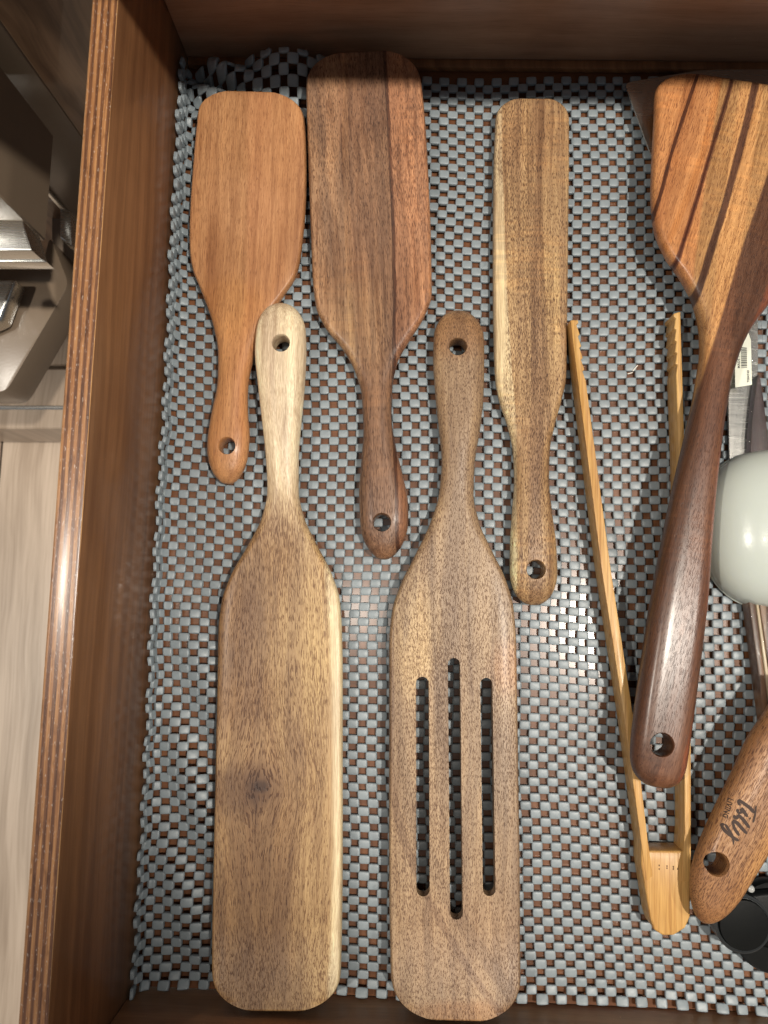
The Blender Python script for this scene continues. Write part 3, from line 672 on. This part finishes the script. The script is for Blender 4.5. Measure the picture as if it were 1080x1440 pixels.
# 10 ---- pale ladle bowl, upside down
def dome(name, cpx, rx, ry, zb, hgt, nexp, mat, parent=None, angle=0):
    C0 = at(cpx[0], cpx[1], zb)[:2]; k = (CH-zb)/F; V, Fc = [], []; NR, NS = 22, 72
    for i in range(NR+1):
        ph = (math.pi/2)*i/NR; rr = math.cos(ph)**.85; z = zb+hgt*math.sin(ph)**.9
        for j in range(NS):
            a = 2*math.pi*j/NS; cx, sx = math.cos(a), math.sin(a); q = (abs(cx)**nexp+abs(sx)**nexp)**(-1/nexp)
            V.append((C0[0]+rx*k*cx*q*rr, C0[1]+ry*k*sx*q*rr, z))
    for i in range(NR):
        for j in range(NS): Fc.append([i*NS+j, i*NS+(j+1) % NS, (i+1)*NS+(j+1) % NS, (i+1)*NS+j])
    Fc.append(list(range(NS))[::-1])
    o = link_mesh(name, V, Fc, mat, parent, True); fix_normals(o.data)
    return o
t = NT('pale_glazed_plastic'); n_ = t.noise(t.coord(), 900, 2, .5); n1_ = t.noise(t.coord(), 90, 2, .5)
M_pale = t.out((.56,.60,.55), .24, t.bump(t.add(n_, t.mul(n1_, 2)), .00006, .5), Coat_Weight=.22, Coat_Roughness=.04, Subsurface_Weight=.2, Subsurface_Radius=(.003,.003,.002))
ld = empty('ladle', tuple(at(1105,742,.004))); bpy.context.view_layer.update()
tag(ld, 'glossy off-white ladle bowl turned upside down at the right edge', 'ladle')
bowl = dome('bowl', (1098,745), 110, 112, .006, .026, 2.5, M_pale, ld)
# a thin lip under the dome
lp = dome('lip', (1098,745), 112, 114, .0045, .0035, 2.5, M_pale, ld)

# 11 ---- palette knife in a clear sleeve with a price label
M_dkwood = wood('wood_dark_handle', (.075,.042,.040), (.040,.024,.026), (.5,.4,.4), .5, .6, 900, 90, bands=80, rough=.3, coat=.5, seed=51.)
pk = empty('wrapped_cake_server', tuple(at(1055,560,.005))); bpy.context.view_layer.update()
tag(pk, 'flat steel server in a clear sleeve with white barcode label, right of turner neck', 'cake server')
prism('blade', pxpoly(rounded([(1050,395),(1066,430),(1066,520),(1060,570),(1054,640),(1052,700),(1027,700),(1025,620),(1024,560),(1030,470)], 12), .006), .0050, .0060, M_steel, pk, .0002, 1)
prism('handle', pxpoly(rounded([(1066,520),(1072,560),(1082,640),(1086,720),(1052,720),(1054,650),(1056,600),(1060,560)], 14), .010), .0048, .0110, M_dkwood, pk, .0015, 3)
def film(pts, z, mat, parent, amp=.0009, n=46, name='sleeve', seed=0.):
    """crinkled clear film over a photo-traced quad"""
    A, B, Cc, D = [np.array(p, float) for p in pts]; V, Fc = [], []
    for j in range(n*2+1):
        for i in range(n+1):
            u, v = i/n, j/(n*2); p = (A*(1-u)+B*u)*(1-v)+(D*(1-u)+Cc*u)*v
            q = at(p[0], p[1], z); e = min(u, 1-u, v, 1-v)
            k = noise.noise(Vector((q[0]*150+seed, q[1]*90, 0)))+.7*abs(noise.noise(Vector((q[0]*420, q[1]*300+seed, 2))))+.4*abs(noise.noise(Vector((q[0]*900, q[1]*900, 5))))
            V.append((q[0], q[1], z+amp*k*min(1, e*14)-.0020*(1-min(1, e*8))))
    for j in range(n*2):
        for i in range(n): b = j*(n+1)+i; Fc.append([b, b+1, b+n+2, b+n+1])
    o = link_mesh(name, V, Fc, mat, parent, True); fix_normals(o.data); return o
t = NT('clear_film'); nz = t.noise(t.coord(), 500, 4, .7)
lw = t.t.nodes.new('ShaderNodeLayerWeight'); lw.inputs[0].default_value = .25
tr = t.t.nodes.new('ShaderNodeBsdfTransparent'); tr.inputs[0].default_value = (.93,.94,.94,1)
gl = t.t.nodes.new('ShaderNodeBsdfGlossy'); gl.inputs['Roughness'].default_value = .08; t.put(gl.inputs['Normal'], t.bump(nz, .0018, 1.0))
ms = t.t.nodes.new('ShaderNodeMixShader'); t.put(ms.inputs[0], t.math('ADD', t.mul(lw.outputs['Facing'], .45), .045)); t.t.links.new(tr.outputs[0], ms.inputs[1]); t.t.links.new(gl.outputs[0], ms.inputs[2])
t.t.links.new(ms.outputs[0], [n for n in t.t.nodes if n.type == 'OUTPUT_MATERIAL'][0].inputs[0])
M_film = t.m
film([(1058,385),(1068,392),(1094,725),(1024,725)], .0125, M_film, pk, amp=.0016, seed=3.)
M_paper = plain('label_paper', (.78,.79,.66), .6); M_black = plain('label_ink', (.03,.03,.035), .7)
ZL = .0142
lab = prism('label', pxpoly([(1033,470),(1047,452),(1056,478),(1057.5,541),(1034,545)], ZL), ZL-.0001, ZL, M_paper, pk)
def lpt(u, v):   # u along the label's length (0 bottom end .. 1 top end), v across (0 left .. 1 right)
    a = np.array([1034.5,544])*(1-u)+np.array([1032,462])*u; b = np.array([1057,541])*(1-u)+np.array([1056,466])*u
    return a*(1-v)+b*v
V, Fc = [], []
u = .32; rnd = random.Random(4)
while u < .70:
    wd = rnd.choice((.006,.009,.014,.02)); q = [lpt(u, .38), lpt(u, .74), lpt(min(u+wd,.71), .74), lpt(min(u+wd,.71), .38)]
    b = len(V); V += [tuple(at(p[0], p[1], ZL+.00012)) for p in q]; Fc.append([b, b+1, b+2, b+3]); u += wd+rnd.choice((.006,.009,.012))
o = link_mesh('barcode', V, Fc, M_black, pk); fix_normals(o.data)
for body, (uu, vv), sz in (('MADE IN CHINA', (.32, .30), 4.6), ('7084748', (.05, .86), 4.4)):
    org = lpt(uu, vv); V, Fc = text_verts(body, None, org, lpt(1, vv)-lpt(0, vv), sz)
    o = link_mesh('printed_text', [tuple(at(p[0], p[1], ZL+.00012)) for p in V], Fc, M_black, pk); fix_normals(o.data)

# 12 ---- striped laminated handles in film, below the ladle
M_lam = NT('laminated_wood'); o_ = M_lam.sep(M_lam.coord()); 
fr_ = M_lam.math('SINE', M_lam.mul(M_lam.add(o_[0], M_lam.mul(M_lam.noise(M_lam.vmul(M_lam.coord(), (60, 8, 1)), 1, 2), .002)), 900)); fb_ = M_lam.noise(M_lam.vmul(M_lam.coord(), (2000, 50, 1)), 1, 2)
lc = M_lam.mix(M_lam.step(fr_, .25, .6), (.11,.055,.032), (.24,.13,.07)); lc = M_lam.mix(M_lam.mul(fb_, .5), lc, (.6,.5,.45), 'MULTIPLY')
M_lam = M_lam.out(lc, .4, Coat_Weight=.1)
M_cream = wood('wood_pale_strip', (.60,.47,.30), (.52,.40,.25), (.7,.6,.5), .4, .6, 900, 60, bands=200, rough=.4, seed=61.)
hb = empty('wrapped_cutlery', tuple(at(1075,930,.005))); bpy.context.view_layer.update()
tag(hb, 'brown and cream laminated handles in clear film below the white ladle', 'utensil set')
def strip(a, b, mat, nm, zt): prism(nm, pxpoly([(a[0],a[1]),(b[0],b[1]),(b[2],b[3]),(a[2],a[3])], zt), .004, zt, mat, hb, .0006, 2)
strip((1046,790,1084,1080),(1055,790,1093,1080), M_lam, 'handle', .0125)
strip((1055.5,790,1093.5,1080),(1059,790,1101,1080), M_cream, 'inlay', .0128)
strip((1059.5,790,1101.5,1080),(1071,790,1117,1080), M_lam, 'handle', .0135)
strip((1071.5,790,1117.5,1080),(1076,790,1126,1080), M_cream, 'inlay', .0132)
strip((1076.5,790,1126.5,1080),(1092,790,1146,1080), M_lam, 'handle', .0130)
film([(1041,785),(1100,785),(1158,1085),(1080,1085)], .0150, M_film, hb, seed=9.)

# 13 ---- black round-ended tool, lower right
M_blk = plain('black_plastic', (.005,.0055,.0055), .38, Specular_IOR_Level=.1); M_rim = plain('dark_grey_rim', (.035,.038,.04), .3); M_bead = plain('grey_bead_plastic', (.42,.43,.42), .2)
bt = empty('black_peeler', tuple(at(1055,1290,.004))); bpy.context.view_layer.update()
tag(bt, 'black plastic gadget with a round grey-rimmed cap in the lower right corner', 'kitchen gadget')
def lathe(name, cpx, prof, z_ref, mat, parent, n=72, sq=1.0):
    C0 = at(cpx[0], cpx[1], z_ref); v, f = [], []
    for r, z in prof:
        for k in range(n): a = 2*math.pi*k/n; v.append((C0[0]+r*math.cos(a), C0[1]+r*sq*math.sin(a), z))
    for i in range(len(prof)-1):
        for k in range(n): f.append([i*n+k, (i+1)*n+k, (i+1)*n+(k+1) % n, i*n+(k+1) % n])
    f.append(list(range(n))); f.append([(len(prof)-1)*n+k for k in range(n)])
    o = link_mesh(name, v, f, mat, parent); fix_normals(o.data); o.data.shade_smooth(); o.data.set_sharp_from_angle(angle=math.radians(35)); return o
lathe('base', (1092,1304), [(.0190,.0025),(.0203,.0045),(.0205,.0095),(.0198,.0108),(.0,.0110)], .010, M_blk, bt)
prism('body', pxpoly(rounded([(1010,1300),(1030,1262),(1062,1254),(1180,1245),(1180,1350),(1075,1334)], 14), .014), .0045, .0150, M_blk, bt, .002, 3)
lathe('rim', (1044,1299), [(.0112,.0040),(.0120,.0080),(.0126,.0150),(.0125,.0166),(.0117,.0172),(.0112,.0166)], .016, M_rim, bt)
lathe('cap', (1044,1299), [(.0110,.0045),(.0110,.0172),(.0106,.0180),(.0050,.0184),(.0,.0184)], .016, M_blk, bt)
lathe('bead', (1056,1250), [(.0008,.0130),(.0014,.0158),(.0017,.0172),(.0014,.0186),(.0006,.0192),(0,.0193)], .018, M_bead, bt, 20)

# ------------------------------------------------------------------ beside the drawer: the next cabinet and the shop floor
def plank_mat():
    t = NT('floor_planks'); o = t.sep(t.coord()); X, Y = o[0], o[1]
    v = t.comb(X, Y, 0.0); wn = t.noise(t.vmul(v, (6, 2, 1)), 1, 3, .5)
    v2 = t.comb(t.add(X, t.mul(t.sub(wn, .5), .05)), Y, 0.0)
    g = t.noise(t.vmul(v2, (55, 3, 1)), 1, 5, .6); g2 = t.noise(t.vmul(v2, (260, 8, 1)), 1, 3, .6)
    col = t.mix(t.step(g, .34, .66), (.50,.395,.305), (.35,.265,.195)); col = t.mix(t.step(g2, .4, .7, 0, .35), col, (.6,.55,.5), 'MULTIPLY')
    return t.out(col, .42, t.bump(g2, .0004, .4), Coat_Weight=.15)
M_plank = plank_mat()
zf = -.62
fl = empty('floor', (0, 0, zf)); bpy.context.view_layer.update(); tag(fl, kind='structure')
base = box('underlay', (-2.2,-2.0,zf-.03), (1.6,2.0,zf-.006), plain('underlay_felt', (.05,.045,.04), .8), fl)
for i in range(9):
    x0 = -1.30+i*.19
    y = -1.9+(i*.37 % .9)-.9
    while y < 1.9:
        b = box('plank', (x0+.0012, y+.0012, zf-.0055), (x0+.1888, y+1.2188, zf), M_plank, fl, .0012, 1)
        y += 1.22
    # the joints are real gaps between the boards

M_cab = NT('cabinet_wood'); o_ = M_cab.sep(M_cab.coord()); vv = M_cab.comb(M_cab.add(o_[0], o_[1]), o_[2], 0.0)
wn_ = M_cab.noise(M_cab.vmul(vv, (9, 6, 1)), 1, 3, .5); v2_ = M_cab.comb(M_cab.add(M_cab.add(o_[0], o_[1]), M_cab.mul(wn_, .05)), o_[2], 0.0)
g_ = M_cab.noise(M_cab.vmul(v2_, (70, 6, 1)), 1, 4, .6)
M_cab = M_cab.out(M_cab.mix(M_cab.step(g_, .35, .65), (.34,.20,.115), (.17,.095,.055)), .35, Coat_Weight=.3)
M_lam2 = plain('brown_laminate', (.27,.20,.14), .25)
t = NT('satin_metal'); n_ = t.noise(t.vmul(t.coord(), (40, 900, 900)), 1, 2, .6)
M_sat = t.out((.78,.78,.75), t.add(.22, t.mul(n_, .10)), t.bump(n_, .00005, .4), Metallic=1.0)
# neighbouring cabinet face (faces the photographer) and its open drawer
P0 = at(110, 190, -.16)
cabf = empty('cabinet', (P0[0], P0[1], zf)); bpy.context.view_layer.update()
tag(cabf, 'dark brown wooden cabinet behind the drawer, at the top left', 'cabinet')
box('door_panel', (P0[0]+.0015, P0[1], zf+.05), (P0[0]+.55, P0[1]+.02, .108), M_cab, cabf, .001, 1)
box('face_frame', (P0[0]-.062, P0[1]+.002, zf+.02), (P0[0], P0[1]+.02, .108), M_lam2, cabf, .001, 1)
box('side_panel', (P0[0]-.70, P0[1]+.004, zf+.02), (P0[0]-.0635, P0[1]+.022, .108), M_cab, cabf, .001, 1)
box('edge_highlight_strip', (P0[0]-.0635, P0[1]-.002, zf+.02), (P0[0]-.0600, P0[1]+.0015, .108), M_sat, cabf, .0006, 1)  # added strip, stands in for the highlight along the panel edge
# open drawer of that cabinet: side seen from above
Q0 = at(76, 187, -.13); Q1 = at(66, 366, -.13)
nd = empty('drawer', (Q0[0]-.2, Q1[1], -.13)); bpy.context.view_layer.update()
tag(nd, 'neighbouring open drawer front with a thick satin metal pull, left of the plywood drawer', 'drawer')
box('drawer_box', (Q0[0]-.45, Q1[1]+.014, -.13), (Q0[0], Q0[1]-.002, -.02), M_lam2, nd, .001, 1)
hz = -.02
prism('pull', pxpoly([(-160,297),(28,297),(45,352),(-160,352)], -.10), -.125, -.10, M_sat, nd, .0015, 2)
prism('pull_lip', pxpoly([(-160,353),(46,353),(66,368),(-160,368)], -.115), -.128, -.115, M_sat, nd, .001, 2)
# lower drawer front
ld2 = empty('drawer', tuple(at(40,430,-.30))); bpy.context.view_layer.update()
tag(ld2, 'lower brown drawer with a slanted side and metal trim, under the metal pull', 'drawer')
prism('drawer_side', pxpoly(rounded([(-160,372),(60,372),(70,330),(97,400),(8,552),(-160,552)], 14), -.26), -.30, -.26, M_lam2, ld2, .003, 2)
prism('drawer_end', pxpoly([(72,252),(112,300),(112,420),(97,399),(72,335)], -.30), -.34, -.30, plain('taupe_laminate', (.30,.235,.18), .4), ld2, .002, 2)
prism('trim', pxpoly([(-160,392),(22,392),(0,450),(-160,520)], -.235), -.255, -.235, M_sat, ld2, .003, 2)
prism('bracket', pxpoly([(84,292),(99,296),(101,346),(84,334)], -.22), -.258, -.22, M_sat, ld2, .0015, 2)
# toe boards and a pale metal strip near the floor
kb = empty('plinth', tuple(at(40,560,-.55))); bpy.context.view_layer.update()
tag(kb, 'pale wood-grain plinth with a thin bright metal strip near the floor', 'plinth')
prism('kick_board', pxpoly([(-200,518),(130,518),(130,603),(-200,603)], -.52), -.60, -.52, M_plank, kb, .002, 1)
prism('metal_strip', pxpoly([(-200,570),(130,570),(130,575.5),(-200,575.5)], -.515), -.519, -.515, M_sat, kb, .001, 1)
prism('skirting_board', pxpoly([(-200,430),(130,430),(130,514),(-200,514)], -.56), -.60, -.56, M_plank, kb, .002, 1)
